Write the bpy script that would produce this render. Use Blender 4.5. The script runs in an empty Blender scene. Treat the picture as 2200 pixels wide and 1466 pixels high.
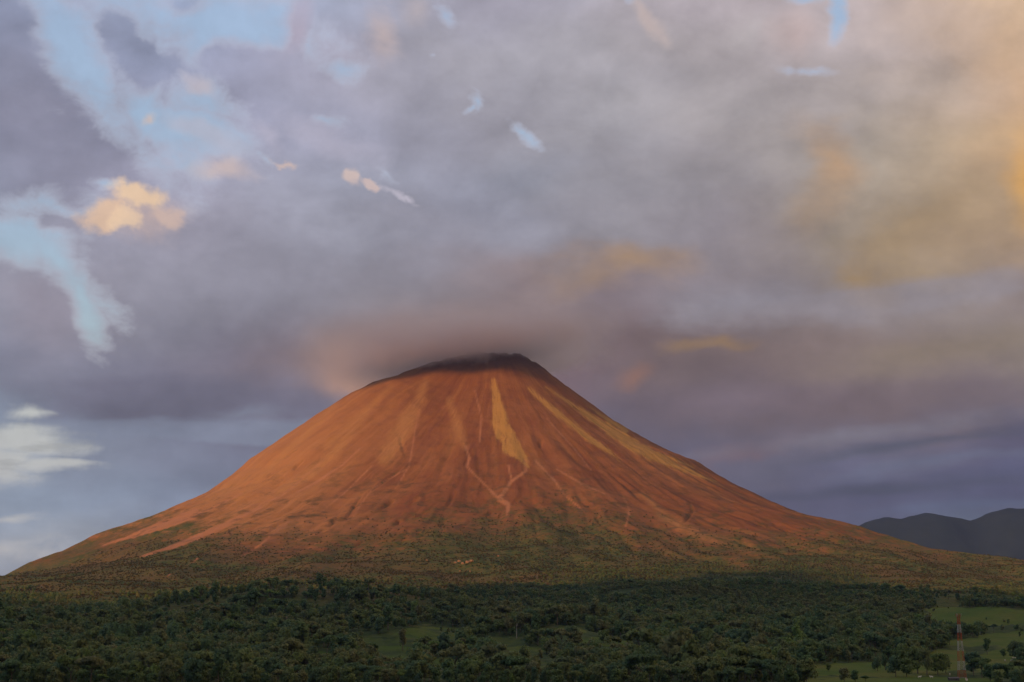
import bpy, math, random
import numpy as np
from mathutils import Vector, Matrix
random.seed(7); RS = np.random.RandomState(11)
SC = bpy.context.scene
COL = SC.collection

# ------------------------------------------------------------------ camera
F = 3150.0                      # focal length in pixels of a 2200 px wide picture
PITCH = math.atan(647.0 / F)
CZ = 40.0
cam_d = bpy.data.cameras.new('camera'); cam = bpy.data.objects.new('camera', cam_d); COL.objects.link(cam)
cam_d.sensor_width = 36.0; cam_d.lens = F / 2200 * 36
cam_d.clip_start = 1.0; cam_d.clip_end = 120000
cam.location = (0, 0, CZ); cam.rotation_euler = (math.radians(90) + PITCH, 0, 0)
SC.camera = cam
SC.view_settings.view_transform = 'Standard'; SC.view_settings.look = 'None'
SC.view_settings.exposure = 0.0; SC.view_settings.gamma = 1.0
SC.cycles.max_bounces = 5; SC.cycles.diffuse_bounces = 2; SC.cycles.transmission_bounces = 2; SC.cycles.transparent_max_bounces = 8
SC.cycles.volume_bounces = 3; SC.cycles.volume_step_rate = 1.0; SC.cycles.volume_max_steps = 256

cP, sP = math.cos(PITCH), math.sin(PITCH)
def ray(px, py):                # direction through a pixel, scaled to y = 1
    a = px - 1100.0; b = 733.0 - py
    d = np.array([a, F * cP - b * sP, F * sP + b * cP]); return d / d[1]
def project(x, y, z):           # world -> pixel (arrays)
    zz = z - CZ; dep = y * cP + zz * sP; up = -y * sP + zz * cP
    dep = np.where(np.abs(dep) < 1, 1, dep)
    return 1100 + F * x / dep, 733 - F * up / dep

# ------------------------------------------------------------------ sun
SUN_EL, SUN_AZ = math.radians(6.5), math.radians(38)      # azimuth measured left of straight behind the camera
sun_d = bpy.data.lights.new('sun', 'SUN'); sun_d.energy = 5.0; sun_d.angle = math.radians(0.6)
sun_d.color = (1.0, 0.48, 0.16)
sun = bpy.data.objects.new('sun', sun_d); COL.objects.link(sun)
TO_SUN = Vector((-math.sin(SUN_AZ) * math.cos(SUN_EL), -math.cos(SUN_AZ) * math.cos(SUN_EL), math.sin(SUN_EL)))
sun.rotation_euler = TO_SUN.to_track_quat('Z', 'Y').to_euler()

# ------------------------------------------------------------------ node helper
def lin(c):
    r = []
    for v in c:
        v = v / 255.0
        r.append(v / 12.92 if v <= 0.04045 else ((v + 0.055) / 1.055) ** 2.4)
    return r
class NT:
    def __init__(s, tree): s.t = tree; s.n = tree.nodes; s.l = tree.links; s.n.clear()
    def new(s, typ, **kw):
        n = s.n.new(typ)
        for k, v in kw.items(): setattr(n, k, v)
        return n
    def put(s, sock, v):
        if isinstance(v, bpy.types.NodeSocket): s.l.new(v, sock)
        elif v is not None: sock.default_value = v
    def math(s, op, a, b=None, c=None, clamp=False):
        n = s.new('ShaderNodeMath', operation=op, use_clamp=clamp)
        s.put(n.inputs[0], a); s.put(n.inputs[1], b)
        if c is not None: s.put(n.inputs[2], c)
        return n.outputs[0]
    def vec(s, op, a, b=None, scale=None):
        n = s.new('ShaderNodeVectorMath', operation=op)
        s.put(n.inputs[0], a); s.put(n.inputs[1], b)
        if scale is not None: s.put(n.inputs['Scale'], scale)
        return n.outputs['Value'] if op in ('LENGTH', 'DOT_PRODUCT') else n.outputs[0]
    def noise(s, v, scale, detail=4, rough=0.5, color=False, dist=0.0, lac=2.0):
        n = s.new('ShaderNodeTexNoise'); s.put(n.inputs['Vector'], v)
        n.inputs['Scale'].default_value = scale; n.inputs['Detail'].default_value = detail
        n.inputs['Roughness'].default_value = rough; n.inputs['Distortion'].default_value = dist
        n.inputs['Lacunarity'].default_value = lac
        return n.outputs['Color'] if color else n.outputs['Fac']
    def rng(s, v, a, b, c=0.0, d=1.0, smooth=False):
        n = s.new('ShaderNodeMapRange'); n.interpolation_type = 'SMOOTHSTEP' if smooth else 'LINEAR'; n.clamp = not smooth
        for i, k in enumerate((v, a, b, c, d)): s.put(n.inputs[i], k)
        return n.outputs[0]
    def mix(s, f, a, b, mode='MIX'):
        n = s.new('ShaderNodeMix', data_type='RGBA', blend_type=mode)
        s.put(n.inputs[0], f)
        for k, v in ((6, a), (7, b)):
            if isinstance(v, (tuple, list)): v = tuple(v) + ((1.0,) if len(v) == 3 else ())
            s.put(n.inputs[k], v)
        return n.outputs[2]
    def ramp(s, f, stops):
        n = s.new('ShaderNodeValToRGB'); s.put(n.inputs[0], f); e = n.color_ramp.elements
        while len(e) < len(stops): e.new(0.5)
        for q, (p, c) in zip(e, sorted(stops, key=lambda t: t[0])):
            q.position = p; q.color = tuple(c) + (1.0,)
        return n

# ------------------------------------------------------------------ world: evening sky with broken cloud
world = bpy.data.worlds.new('World'); SC.world = world; world.use_nodes = True
W = NT(world.node_tree)
world.cycles.sampling_method = 'MANUAL'; world.cycles.sample_map_resolution = 512
STR = 0.1
gen = W.new('ShaderNodeTexCoord').outputs['Generated']
sep = W.new('ShaderNodeSeparateXYZ'); W.put(sep.inputs[0], gen)
az = W.math('ARCTAN2', sep.outputs[0], sep.outputs[1])
el = W.math('ARCSINE', sep.outputs[2])
uv0 = W.new('ShaderNodeCombineXYZ'); W.put(uv0.inputs[0], az); W.put(uv0.inputs[1], el); uv0 = uv0.outputs[0]
def azel(px, py):
    d = ray(px, py); return math.atan2(d[0], d[1]), math.asin(d[2] / np.linalg.norm(d))
# low clouds are stretched sideways: noise space squashed towards the horizon
sq = W.new('ShaderNodeMapping'); W.put(sq.inputs[0], gen); sq.inputs['Rotation'].default_value = (0, math.radians(-32), 0); sq.inputs['Scale'].default_value = (.75, 1, 1.35); sq = sq.outputs[0]
sq2 = W.new('ShaderNodeMapping'); W.put(sq2.inputs[0], gen); sq2.inputs['Scale'].default_value = (1, 1, 5.0); sq2 = sq2.outputs[0]
def warp(v, src, scale, amp, detail=4, amp2=None):
    c = W.vec('SUBTRACT', W.noise(src, scale, detail, 0.55, color=True), (0.5, 0.5, 0.5))
    return W.vec('ADD', v, W.vec('MULTIPLY', c, (amp, amp2 if amp2 is not None else amp, 0)))
uvL = warp(uv0, sq, 7.0, 0.16, 5, 0.11)            # broad billows
uvS = warp(uv0, sq2, 9.0, 0.10, 3, 0.022)
uvM = warp(uv0, gen, 16.0, 0.042, 6, 0.036)
uvF = warp(uvM, gen, 70.0, 0.012, 5)
# grid of cloud colours (rows top to bottom, 11 columns)
PYS = [0, 130, 260, 390, 520, 650, 780, 900, 1000, 1100, 1210]
GRID = [
 [(150,158,185),(165,175,203),(165,178,208),(170,178,203),(170,170,188),(165,161,176),(172,168,180),(184,172,176),(182,172,178),(194,175,168),(210,180,152)],
 [(143,146,170),(150,155,182),(158,163,190),(172,168,188),(166,163,175),(165,162,172),(170,165,172),(180,170,172),(182,172,176),(190,174,168),(208,174,146)],
 [(140,140,160),(143,144,164),(168,168,192),(166,168,190),(157,155,170),(159,156,166),(165,161,167),(172,164,166),(178,168,168),(186,170,158),(201,168,136)],
 [(138,143,163),(150,148,168),(170,168,188),(168,170,188),(152,152,168),(155,156,170),(158,154,162),(160,152,155),(170,158,146),(172,156,136),(192,156,114)],
 [(150,158,175),(156,151,165),(158,156,172),(157,157,171),(150,148,162),(150,148,160),(150,145,152),(146,137,144),(146,133,126),(148,132,112),(152,136,126)],
 [(148,144,158),(148,147,161),(145,143,157),(141,137,147),(141,133,140),(145,130,133),(134,121,128),(138,130,136),(140,130,135),(146,135,135),(142,130,132)],
 [(125,130,150),(130,130,148),(128,124,142),(132,122,132),(144,119,114),(122,101,108),(120,102,106),(124,107,106),(132,116,112),(137,121,112),(140,126,111)],
 [(140,152,170),(130,136,156),(122,121,141),(118,115,132),(116,106,122),(114,101,114),(106,98,111),(110,97,103),(110,96,101),(115,102,109),(102,92,106)],
 [(158,170,184),(138,146,165),(128,132,152),(120,124,145),(112,107,125),(106,101,118),(104,97,111),(101,97,115),(107,105,122),(106,105,127),(82,81,106)],
 [(155,168,186),(140,152,172),(128,136,158),(120,128,150),(115,118,138),(112,110,130),(110,106,124),(104,102,120),(92,92,116),(84,84,110),(92,94,122)],
 [(178,182,188),(160,168,182),(140,148,166),(125,132,152),(115,118,138),(112,110,130),(110,108,126),(104,104,122),(96,98,120),(98,108,130),(108,118,138)]]
G = np.array([[lin(c) for c in r] for r in GRID])
def gcol(px, py):
    fx = min(max(px / 220.0, 0), 9.999); i = int(fx); fx -= i
    py = min(max(py, PYS[0]), PYS[-1] - .01); j = max(k for k in range(len(PYS)) if PYS[k] <= py)
    fy = (py - PYS[j]) / (PYS[j + 1] - PYS[j])
    return (G[j, i] * (1 - fx) + G[j, i + 1] * fx) * (1 - fy) + (G[j + 1, i] * (1 - fx) + G[j + 1, i + 1] * fx) * fy
AZ0, AZ1 = -0.36, 0.36
sx = W.new('ShaderNodeSeparateXYZ'); W.put(sx.inputs[0], uvL)
fu = W.rng(sx.outputs[0], AZ0, AZ1)
cloud = None
ELS = [azel(1100, p)[1] for p in PYS]
for k, e in enumerate(ELS[::-1]):                  # from the horizon upwards
    stops = []
    for q in range(13):
        a = AZ0 + (AZ1 - AZ0) * q / 12.0
        d = np.array([math.tan(a), 1.0, math.tan(e) / math.cos(a)])
        px, py = project(d[0] * 1000, 1000.0, CZ + d[2] * 1000)
        stops.append((q / 12.0, list(gcol(float(px), float(py)))))
    r = W.ramp(fu, stops).outputs[0]
    if cloud is None: cloud = r; prev = e
    else:
        cloud = W.mix(W.rng(sx.outputs[1], prev, e, smooth=True), cloud, r); prev = e
# billow relief: difference of the same noise towards the light, plus soft mottling
n1 = W.noise(sq, 10.0, 6, 0.52); n2 = W.noise(W.vec('ADD', sq, (-0.012, 0, 0.016)), 10.0, 6, 0.52)
rel = W.math('MULTIPLY', W.math('SUBTRACT', n1, n2), 0.8)
mot = W.math('MULTIPLY', W.math('SUBTRACT', W.noise(sq, 4.5, 5, 0.48), 0.5), 0.50)
bl = W.noise(W.vec('ADD', sq, W.vec('SCALE', W.vec('SUBTRACT', W.noise(gen, 12.0, 2, .5, color=True), (.5, .5, .5)), scale=.05)), 9.0, 3, 0.5)
lump = W.math('SUBTRACT', 0.30, W.math('MULTIPLY', W.math('ABSOLUTE', W.math('SUBTRACT', bl, 0.5)), 4.0))
str_ = W.math('MULTIPLY', W.math('SUBTRACT', W.noise(sq2, 9.0, 6, 0.5), 0.5), W.rng(el, 0.20, 0.06, 0.0, 0.45))
lumpg = W.math('MULTIPLY', lump, W.rng(el, 0.12, 0.30, 0.04, -0.16))
gain = W.math('ADD', W.math('ADD', W.math('ADD', W.math('ADD', rel, lumpg), mot), 1.0), str_)
def blob(uv, px, py, rx, ry, ang):
    a, e = azel(px, py); t = math.radians(ang); ux, uy = math.cos(t), math.sin(t); kx, ky = F / rx, F / ry
    p = W.math('ADD', W.vec('DOT_PRODUCT', uv, (ux * kx, uy * kx, 0)), -(a * ux + e * uy) * kx)
    q = W.math('ADD', W.vec('DOT_PRODUCT', uv, (-uy * ky, ux * ky, 0)), -(-a * uy + e * ux) * ky)
    return W.math('SUBTRACT', 1.0, W.math('SQRT', W.math('ADD', W.math('MULTIPLY', p, p), W.math('MULTIPLY', q, q))))
# coloured patches of lit and shaded cloud: x, y, rx, ry, angle, colour, strength, crispness
PATCH = [
 (430,862,400,62,2,(118,116,134),.8,3),(110,250,230,170,-40,(140,140,160),.8,0),(60,630,150,105,-25,(152,146,160),.8,0),
 (470,925,420,34,1,(138,146,166),.7,3),(560,890,140,22,4,(140,148,166),.5,0),
 (870,745,230,70,5,(150,122,110),.7,0),(1080,735,160,50,0,(140,114,112),.6,0),(600,620,260,90,0,(148,146,160),.5,0),(650,450,220,60,-20,(168,168,184),.6,0),(900,250,110,200,10,(158,157,172),.7,0),(1000,420,200,70,-25,(154,155,172),.5,0),
 (1750,365,130,55,-32,(190,155,122),.75,0),(1740,440,90,60,10,(172,146,122),.5,0),(1330,592,150,45,2,(168,139,112),.8,0),(1190,610,90,60,20,(158,132,114),.45,0),
 (1910,575,120,40,30,(164,137,100),.75,0),(2050,545,90,30,0,(160,138,112),.6,0),(2225,395,50,110,0,(218,164,92),.9,0),(2060,480,190,60,12,(172,146,114),.6,0),(1540,762,70,22,12,(152,124,96),.75,0),
 (1850,650,460,52,3,(147,140,147),.7,3),(1560,650,200,40,2,(142,138,148),.6,0),(2000,760,300,40,8,(146,130,112),.5,0),(1600,860,300,40,3,(124,110,120),.5,0),
 (1370,800,55,22,18,(146,110,96),.7,0),(1600,980,120,22,15,(124,98,100),.5,0),
 (1900,930,420,26,6,(124,120,132),.7,0),(1960,962,360,20,8,(86,88,104),.8,0),(2050,998,280,17,5,(102,106,128),.8,0),(1930,1040,360,17,3,(78,81,98),.8,0),(2100,1080,240,18,2,(96,104,130),.8,0),(1850,1000,200,12,4,(98,98,122),.6,0),
 (300,470,110,60,-10,(204,178,170),.6,1),(296,425,62,38,0,(234,202,170),.95,4),(216,480,58,40,25,(226,192,164),.9,4),(345,470,60,30,-20,(212,184,170),.7,4),(262,482,44,26,20,(236,204,172),.8,4),
 (480,370,70,30,12,(206,186,182),.75,1),(600,332,50,11,-5,(212,188,180),.9,2),(757,372,26,22,-30,(214,192,186),.9,2),(805,393,26,13,-20,(210,188,184),.9,2),
 (868,424,60,14,-33,(196,190,204),.8,2),(832,70,60,80,10,(202,180,174),.6,1),(905,25,40,40,0,(190,176,176),.5,0),(1380,45,90,26,-46,(200,182,178),.7,1),(335,257,22,18,0,(203,190,188),.9,1),
 (650,60,40,110,-15,(184,168,184),.45,1),(430,205,45,22,-30,(194,184,192),.7,1),(700,290,170,40,-15,(184,180,198),.6,1),(560,285,60,26,-30,(186,182,200),.6,1),(440,300,110,26,-20,(186,182,196),.6,1),(1600,80,60,40,30,(190,182,184),.5,0),(1700,70,60,60,0,(196,172,168),.5,0)]
BLUE = [(180,120,250,46,-50,1.1),(320,235,140,42,-45,1.15),(400,285,150,48,-8,1.0),(480,55,330,80,-4,.75),(620,75,120,60,-35,.95),(725,150,70,28,0,.8),(440,235,110,40,-10,.8),
 (40,520,140,42,-18,1.1),(125,560,140,34,-38,1.15),(188,640,30,90,5,1.05),(110,450,130,46,10,.8),(235,405,50,20,0,.8),(965,40,42,20,-42,.55),(1015,208,22,34,15,.6),(1003,222,18,12,20,.6),
 (1120,290,60,17,-36,.38),(940,122,20,14,0,.2),(1337,3,22,18,0,.8),(1715,-5,55,16,0,.75),(1788,28,20,46,5,.9),(1745,165,110,22,-8,.12),(560,330,60,16,0,.4),(840,365,60,24,-45,.15),(690,250,60,20,0,.5)]
PALE = [(60,950,150,30,-5,1.0),(110,1010,90,16,0,.9),(10,1000,80,40,0,1.0),(25,885,60,26,0,.6),(20,1190,150,40,8,.9),(40,1115,120,20,5,.6)]
# wisps: rough fractal noise used to fray every edge
nfr = W.noise(W.vec('ADD', sq, W.vec('SCALE', W.vec('SUBTRACT', W.noise(gen, 9.0, 3, .5, color=True), (.5, .5, .5)), scale=.10)), 17.0, 8, 0.66)
nf = W.math('SUBTRACT', nfr, 0.5)
nb_ = W.math('SUBTRACT', W.noise(gen, 30.0, 6, 0.6), 0.5)
nq = W.math('ADD', W.math('MULTIPLY', W.math('SUBTRACT', n1, 0.5), 0.7), W.math('MULTIPLY', nf, 0.9))
def lay(base, lst):
    for (px, py, rx, ry, ang, c, st, cr) in lst:
        b = blob(uvS if rx > 190 else (uvL if cr == 0 and rx > 60 else (uvM if cr < 2 else uvF)), px, py, rx, ry, ang)
        if cr == 0: m = W.rng(W.math('ADD', b, nq), -0.35, 1.15, 0, min(1.0, st * 1.1), True)
        elif cr == 1: m = W.rng(W.math('ADD', b, W.math('MULTIPLY', nf, 2.0)), -0.1, 0.9, 0, st, True)
        elif cr == 3: m = W.rng(W.math('ADD', b, nq), -0.05, 0.5, 0, st, True)
        elif cr == 4: m = W.rng(W.math('ADD', b, W.math('ADD', W.math('MULTIPLY', nb_, 1.5), W.math('MULTIPLY', nf, 1.0))), 0.0, 0.65, 0, st, True)
        else: m = W.rng(W.math('ADD', b, W.math('MULTIPLY', nf, 3.0)), 0.0, 0.8, 0, st, True)
        base = W.mix(m, base, tuple(lin(c)))
    return base
cloud = lay(cloud, [p for p in PATCH if p[7] in (0, 3)])
cloud = W.mix(1.0, cloud, W.vec('SCALE', (1, 1, 1), scale=W.math('ADD', gain, W.math('MULTIPLY', nf, W.rng(el, 0.14, 0.30, .06, .42)))), 'MULTIPLY')
def gaps(lst, uv, lo, hi, k, cover=()):
    acc = None
    for (px, py, rx, ry, ang, st) in lst:
        b = W.math('ADD', blob(uv, px, py, rx, ry, ang), st - 1.0)
        acc = b if acc is None else W.math('MAXIMUM', acc, b)
    for (px, py, rx, ry, ang, st) in cover:
        b = W.math('MULTIPLY', W.math('MAXIMUM', blob(uv, px, py, rx, ry, ang), 0.0), st * 1.6)
        acc = W.math('SUBTRACT', acc, b)
    ns = W.math('ADD', W.math('MULTIPLY', nf, 1.0), W.math('MULTIPLY', W.math('SUBTRACT', n1, 0.5), .35))
    return W.rng(W.math('ADD', acc, W.math('MULTIPLY', ns, k)), lo, hi, 0, 1, True)
COVER = [(262,80,75,55,-40,.9),(310,160,50,80,-20,.7),(550,150,110,60,-15,.9),(400,15,80,30,0,.6),(655,60,30,110,-15,.9),(690,200,80,30,-10,.6),(600,220,70,40,-20,.6),(460,140,40,30,0,.5),(150,440,50,30,0,.5),(115,500,50,18,0,.5)]
gb = gaps(BLUE, uvM, -0.5, 0.95, 3.0, COVER)
gp = gaps(PALE, uvS, -0.2, 0.9, 2.6)
sky = W.new('ShaderNodeTexSky', sky_type='NISHITA'); sky.sun_disc = False
sky.sun_elevation = SUN_EL; sky.sun_rotation = math.radians(180) + SUN_AZ; sky.altitude = 300
# clear sky seen through the gaps; high thin veil whitens it towards the horizon
nis = W.vec('SCALE', sky.outputs[0], scale=STR)
clear = W.mix(0.12, W.ramp(W.rng(el, 0.05, 0.45), [(0, lin((200,200,190))), (.35, lin((178,198,208))), (.6, lin((172,196,222))), (1, lin((172,196,228)))]).outputs[0], nis)
pale = W.ramp(W.rng(el, 0.05, 0.2), [(0, lin((196,194,194))), (1, lin((200,204,198)))]).outputs[0]
thin = W.rng(W.noise(sq2, 16.0, 6, 0.6), 0.45, 0.62, 1.0, 0.78, True)
pale = W.vec('SCALE', pale, scale=thin)
rim = W.math('MULTIPLY', W.math('MULTIPLY', gb, W.math('SUBTRACT', 1.0, gb)), 1.5)
cloud = W.mix(rim, cloud, tuple(lin((200, 192, 204))))
skyc = W.mix(W.math('MULTIPLY', gb, 0.94), cloud, clear)
skyc = W.mix(W.math('MULTIPLY', gp, .9), skyc, pale)
puff = W.mix(1.0, lay(skyc, [p for p in PATCH if p[7] in (1, 2, 4)]), W.vec('SCALE', (1, 1, 1), scale=W.math('ADD', 1.0, W.math('MULTIPLY', nb_, .35))), 'MULTIPLY')
skyc = puff
skyc = W.mix(W.rng(el, -0.02, 0.0), lin((70, 72, 78)), skyc)
SKYGAIN = 1.0
bg = W.new('ShaderNodeBackground'); W.put(bg.inputs[0], W.vec('SCALE', skyc, scale=SKYGAIN / STR)); bg.inputs[1].default_value = STR
wo = W.new('ShaderNodeOutputWorld'); W.l.new(bg.outputs[0], wo.inputs[0])

# ------------------------------------------------------------------ numpy noise
_perm = RS.permutation(1024)
_g = RS.rand(1024) * 2 * math.pi; _gx, _gy = np.cos(_g), np.sin(_g)
def perlin(x, y, seed=0):
    xi = np.floor(x).astype(np.int64); yi = np.floor(y).astype(np.int64); xf = x - xi; yf = y - yi
    u = xf * xf * xf * (xf * (xf * 6 - 15) + 10); v = yf * yf * yf * (yf * (yf * 6 - 15) + 10)
    def g(ix, iy, dx, dy):
        h = _perm[(_perm[(ix + seed * 37) & 1023] + iy + seed * 101) & 1023]; return _gx[h] * dx + _gy[h] * dy
    a = g(xi, yi, xf, yf); b = g(xi + 1, yi, xf - 1, yf); c = g(xi, yi + 1, xf, yf - 1); d = g(xi + 1, yi + 1, xf - 1, yf - 1)
    return (a + u * (b - a)) + v * ((c + u * (d - c)) - (a + u * (b - a)))
def fbm(x, y, o=4, seed=0, gain=0.5):
    s = 0; a = 1.0
    for i in range(o): s = s + a * perlin(x * 2 ** i, y * 2 ** i, seed + i); a *= gain
    return s
def sstep(a, b, x):
    t = np.clip((x - a) / (b - a), 0, 1); return t * t * (3 - 2 * t)

# ------------------------------------------------------------------ terrain height
VX, VY = -80.0, 6200.0
LP = [(0,1252),(90,1243),(190,1222),(300,1190),(400,1150),(439,1128),(537,1095),(643,1038),(690,1004),(802,925),(913,844),(1024,763),(1097,694),(1206,613),(1281,573),(1393,521),(1532,463),(1634,424),(1746,358),(1858,313),(1951,262),(2300,190),(2700,140),(3000,105),(4200,-40),(7000,-300)]
RP = [(0,1252),(90,1243),(150,1226),(186,1208),(247,1165),(308,1111),(409,1037),(529,942),(649,867),(785,793),(883,753),(959,699),(1071,635),(1187,576),(1304,524),(1418,494),(1547,463),(1636,433),(1735,391),(1841,357),(1986,325),(2172,295),(2600,240),(3200,150),(4500,0),(7000,-300)]
FP = [(0,1252),(90,1243),(190,1218),(300,1140),(450,1030),(640,905),(800,805),(1000,690),(1200,590),(1450,480),(1700,400),(2000,325),(2400,245),(2800,185),(3200,140),(3800,70),(4400,-20),(5200,-150),(7000,-300)]
def prof(tab, r): a = np.array(tab, float); return np.interp(r, a[:, 0], a[:, 1])
BASE = [(-60000,20),(-3000,20),(-1200,20),(-500,22),(0,22),(500,16),(900,14.5),(1000,15.5),(1200,22),(1400,31),(1800,52),(2200,76),(2600,98),(3000,112),(3600,112),(5000,80),(9000,50),(60000,40)]
HILLS = [  # x, y, height, rx, ry : knolls on the apron
 (-310,1950,46,200,170),(-120,1980,22,150,120),(-110,1480,18,75,70),(-185,1450,10,70,60),(20,1550,13,60,60),(70,1500,10,55,90),(65,1720,14,60,70),
 (430,2500,26,420,260),(800,2350,10,260,160),(-600,1700,14,260,160),(760,2150,12,260,110),(300,1500,6,160,100),(-420,1300,8,160,100),(180,1250,6,110,70)]
MEADOW = [(2120,1326,150,20),(2040,1312,60,7),(2150,1424,75,26),(1890,1440,160,17),(2040,1418,50,24),(1930,1464,220,10),(2180,1375,80,18),(2090,1380,60,9),
 (930,1362,85,16),(800,1378,70,12),(850,1400,55,20),(1070,1378,60,10),(1120,1398,60,10),(1165,1430,40,10),(1220,1356,50,9),(1265,1378,50,10),(1330,1384,60,8),(1490,1384,60,6),(960,1425,40,12),(690,1405,30,8),(280,1372,30,6)]
STROKES_DARK = [((889,1112),(915,1100),(937,1082)),((751,1178),(770,1168),(791,1152)),((706,1133),(729,1108)),((847,1127),(864,1119)),((790,1060),(821,1037),(845,1020),(862,1008)),((881,1079),(900,1071)),
 ((1044,1108),(1061,1097)),((900,1154),(919,1138)),((840,1172),(866,1164)),((680,1144),(705,1137)),((640,1200),(690,1180)),((600,1245),(645,1220)),((1466,1128),(1478,1112),(1488,1098),(1480,1078)),((1160,965),(1164,940)),((742,1120),(760,1090),(778,1062)),
 ((560,1150),(600,1128)),((630,1010),(652,988)),((960,1090),(975,1062)),((870,980),(860,940)),((1100,1085),(1115,1068)),((610,985),(640,965)),((520,1190),(556,1172)),((1290,1130),(1280,1110)),((815,1095),(850,1075))]
W_DARK = 5.0
def seg_dist(px, py, pts):
    best = np.full(px.shape, 1e9); tt = np.zeros(px.shape); n = len(pts) - 1
    for i in range(n):
        ax, ay = pts[i][:2]; bx, by = pts[i + 1][:2]; dx, dy = bx - ax, by - ay
        t = np.clip(((px - ax) * dx + (py - ay) * dy) / (dx * dx + dy * dy), 0, 1)
        d = np.hypot(px - ax - t * dx, py - ay - t * dy); m = d < best
        best = np.where(m, d, best); tt = np.where(m, i + t, tt)
    return best, tt
def vol_height(x, y):
    dx, dy = x - VX, y - VY; r = np.hypot(dx, dy) + 1e-6; c = dx / r; s = dy / r
    wl = sstep(0.25, 0.9, -c); wr = sstep(0.25, 0.9, c); wf = 1 - wl - wr
    h = prof(LP, r) * wl + prof(RP, r) * wr + prof(FP, r) * wf
    return h, r, np.arctan2(dy, dx)
def height(x, y, detail=True):
    b = np.interp(y, [p[0] for p in BASE], [p[1] for p in BASE])
    v, r, th = vol_height(x, y)
    k = 18.0; h = np.maximum(b, v) + k * np.log1p(np.exp(-np.abs(b - v) / k)) - k * 0.0
    h = np.where(np.abs(b - v) > 400, np.maximum(b, v), h)
    for (hx, hy, hh, rx, ry) in HILLS: h = h + hh * np.exp(-((x - hx) / rx) ** 2 - ((y - hy) / ry) ** 2)
    if detail:
        # gullies running down the cone
        tw = th + 0.022 * fbm(x / 500, y / 500, 3, 5) + 0.012 * perlin(r / 160.0, th * 3, 9)
        def ridge(kk, rr, sd): n = perlin(tw * kk + 50, r / rr, sd); return np.abs(n) * 2
        amp = (.25 * sstep(250, 700, r) + .75 * sstep(600, 1600, r)) * (1 - 0.6 * sstep(2200, 3300, r)) * (r < 5000)
        mA = .35 + 1.3 * sstep(-.3, .35, fbm(x / 420, y / 420, 2, 27)); mB = .3 + 1.5 * sstep(-.3, .35, fbm(x / 300, y / 300, 2, 28))
        g = (ridge(5, 1400, 21) - .4) * 26 * sstep(500, 1500, r) + (ridge(11, 800, 22) - .4) * 15 * mA + (ridge(27, 420, 23) - .4) * 8 * mB + (ridge(58, 240, 24) - .4) * 3.5 * mA
        h = h + g * amp * 0.75
        low = sstep(1500, 2200, r) * (1 - sstep(3600, 4600, r))
        h = h + low * (fbm(x / 300, y / 240, 3, 31, .38) * 22)
        hi = sstep(200, 500, r) * (1 - sstep(3500, 4200, r))
        h = h + hi * fbm(x / 55, y / 55, 3, 41) * 3.5 * (1 - .6 * low)
        near = 1 - sstep(3000, 3600, y)
        h = h + near * (fbm(x / 180, y / 180, 3, 51) * 4) * sstep(900, 1400, y)
        jag = 1 - sstep(150, 420, r)
        h = h + jag * (fbm(x / 70, y / 70, 3, 61) * 20)
    return h
def axis(lo, hi, step, outs, growth=1.12):
    a = list(np.arange(lo, hi + step * .5, step)); s = step
    while a[-1] < outs[1]: s *= growth; a.append(a[-1] + s)
    s = step
    while a[0] > outs[0]: s *= growth; a.insert(0, a[0] - s)
    return np.array(a)
XS = axis(-2560, 2560, 6.0, (-45000, 45000)); YS = axis(860, 6560, 6.0, (-30000, 60000))
X, Y = np.meshgrid(XS, YS)
Z = height(X, Y)
PX, PY = project(X, Y, Z)
vis = (Y > 800) & (Y < 6700)
R_ = np.hypot(X - VX, Y - VY)
# carved ravines
for s in STROKES_DARK:
    d, t = seg_dist(PX, PY, s); n = len(s) - 1; tp = np.sin(np.pi * np.clip(t / n, 0.02, .98)) ** .6
    Z = Z - np.where(vis, 9 * tp * np.exp(-(d / (1.6 + 1.0 * tp)) ** 2), 0)

# unseen ridge added behind the viewpoint, crest shaped to shade the lowland
TERM = [(-100,1275),(0,1290),(300,1312),(560,1304),(800,1300),(1000,1288),(1250,1254),(1500,1232),(1800,1228),(1900,1246),(2050,1268),(2300,1292),(2600,1305)]
def ground_at(px, py, y0=860, y1=6200):
    d = ray(px, py); ys = np.arange(y0, y1, 4.0)
    hz = height(d[0] * ys, ys); m = np.nonzero(CZ + d[2] * ys <= hz)[0]
    yy = ys[m[0]] if len(m) else y1
    return float(d[0] * yy), float(yy), float(height(np.array([d[0] * yy]), np.array([yy]))[0])
RY = -1700.0
rid = []
for (px, py) in TERM:
    x, y, z = ground_at(px, py); L = (y - RY) / -TO_SUN[1]
    rid.append((x + TO_SUN[0] * L, z + TO_SUN[2] * L))
rid.sort()
rx_ = [a for a, b in rid]; rz_ = [b for a, b in rid]
ridge_h = np.interp(X, rx_, rz_) + 10 * fbm(X / 160, X * 0 + .3, 4, 71)
bump = np.exp(-((Y - RY) / np.where(Y > RY, 430.0, 1500.0)) ** 2)
fall = sstep(-9000, -5500, X) * (1 - sstep(4500, 8000, X))
Z = np.where(Y < 200, np.maximum(Z, ridge_h * bump * fall * 1.0), Z)
iy = int(np.argmin(np.abs(YS - RY))); Z[iy] = np.maximum(Z[iy], ridge_h[iy] * fall[iy])

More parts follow.
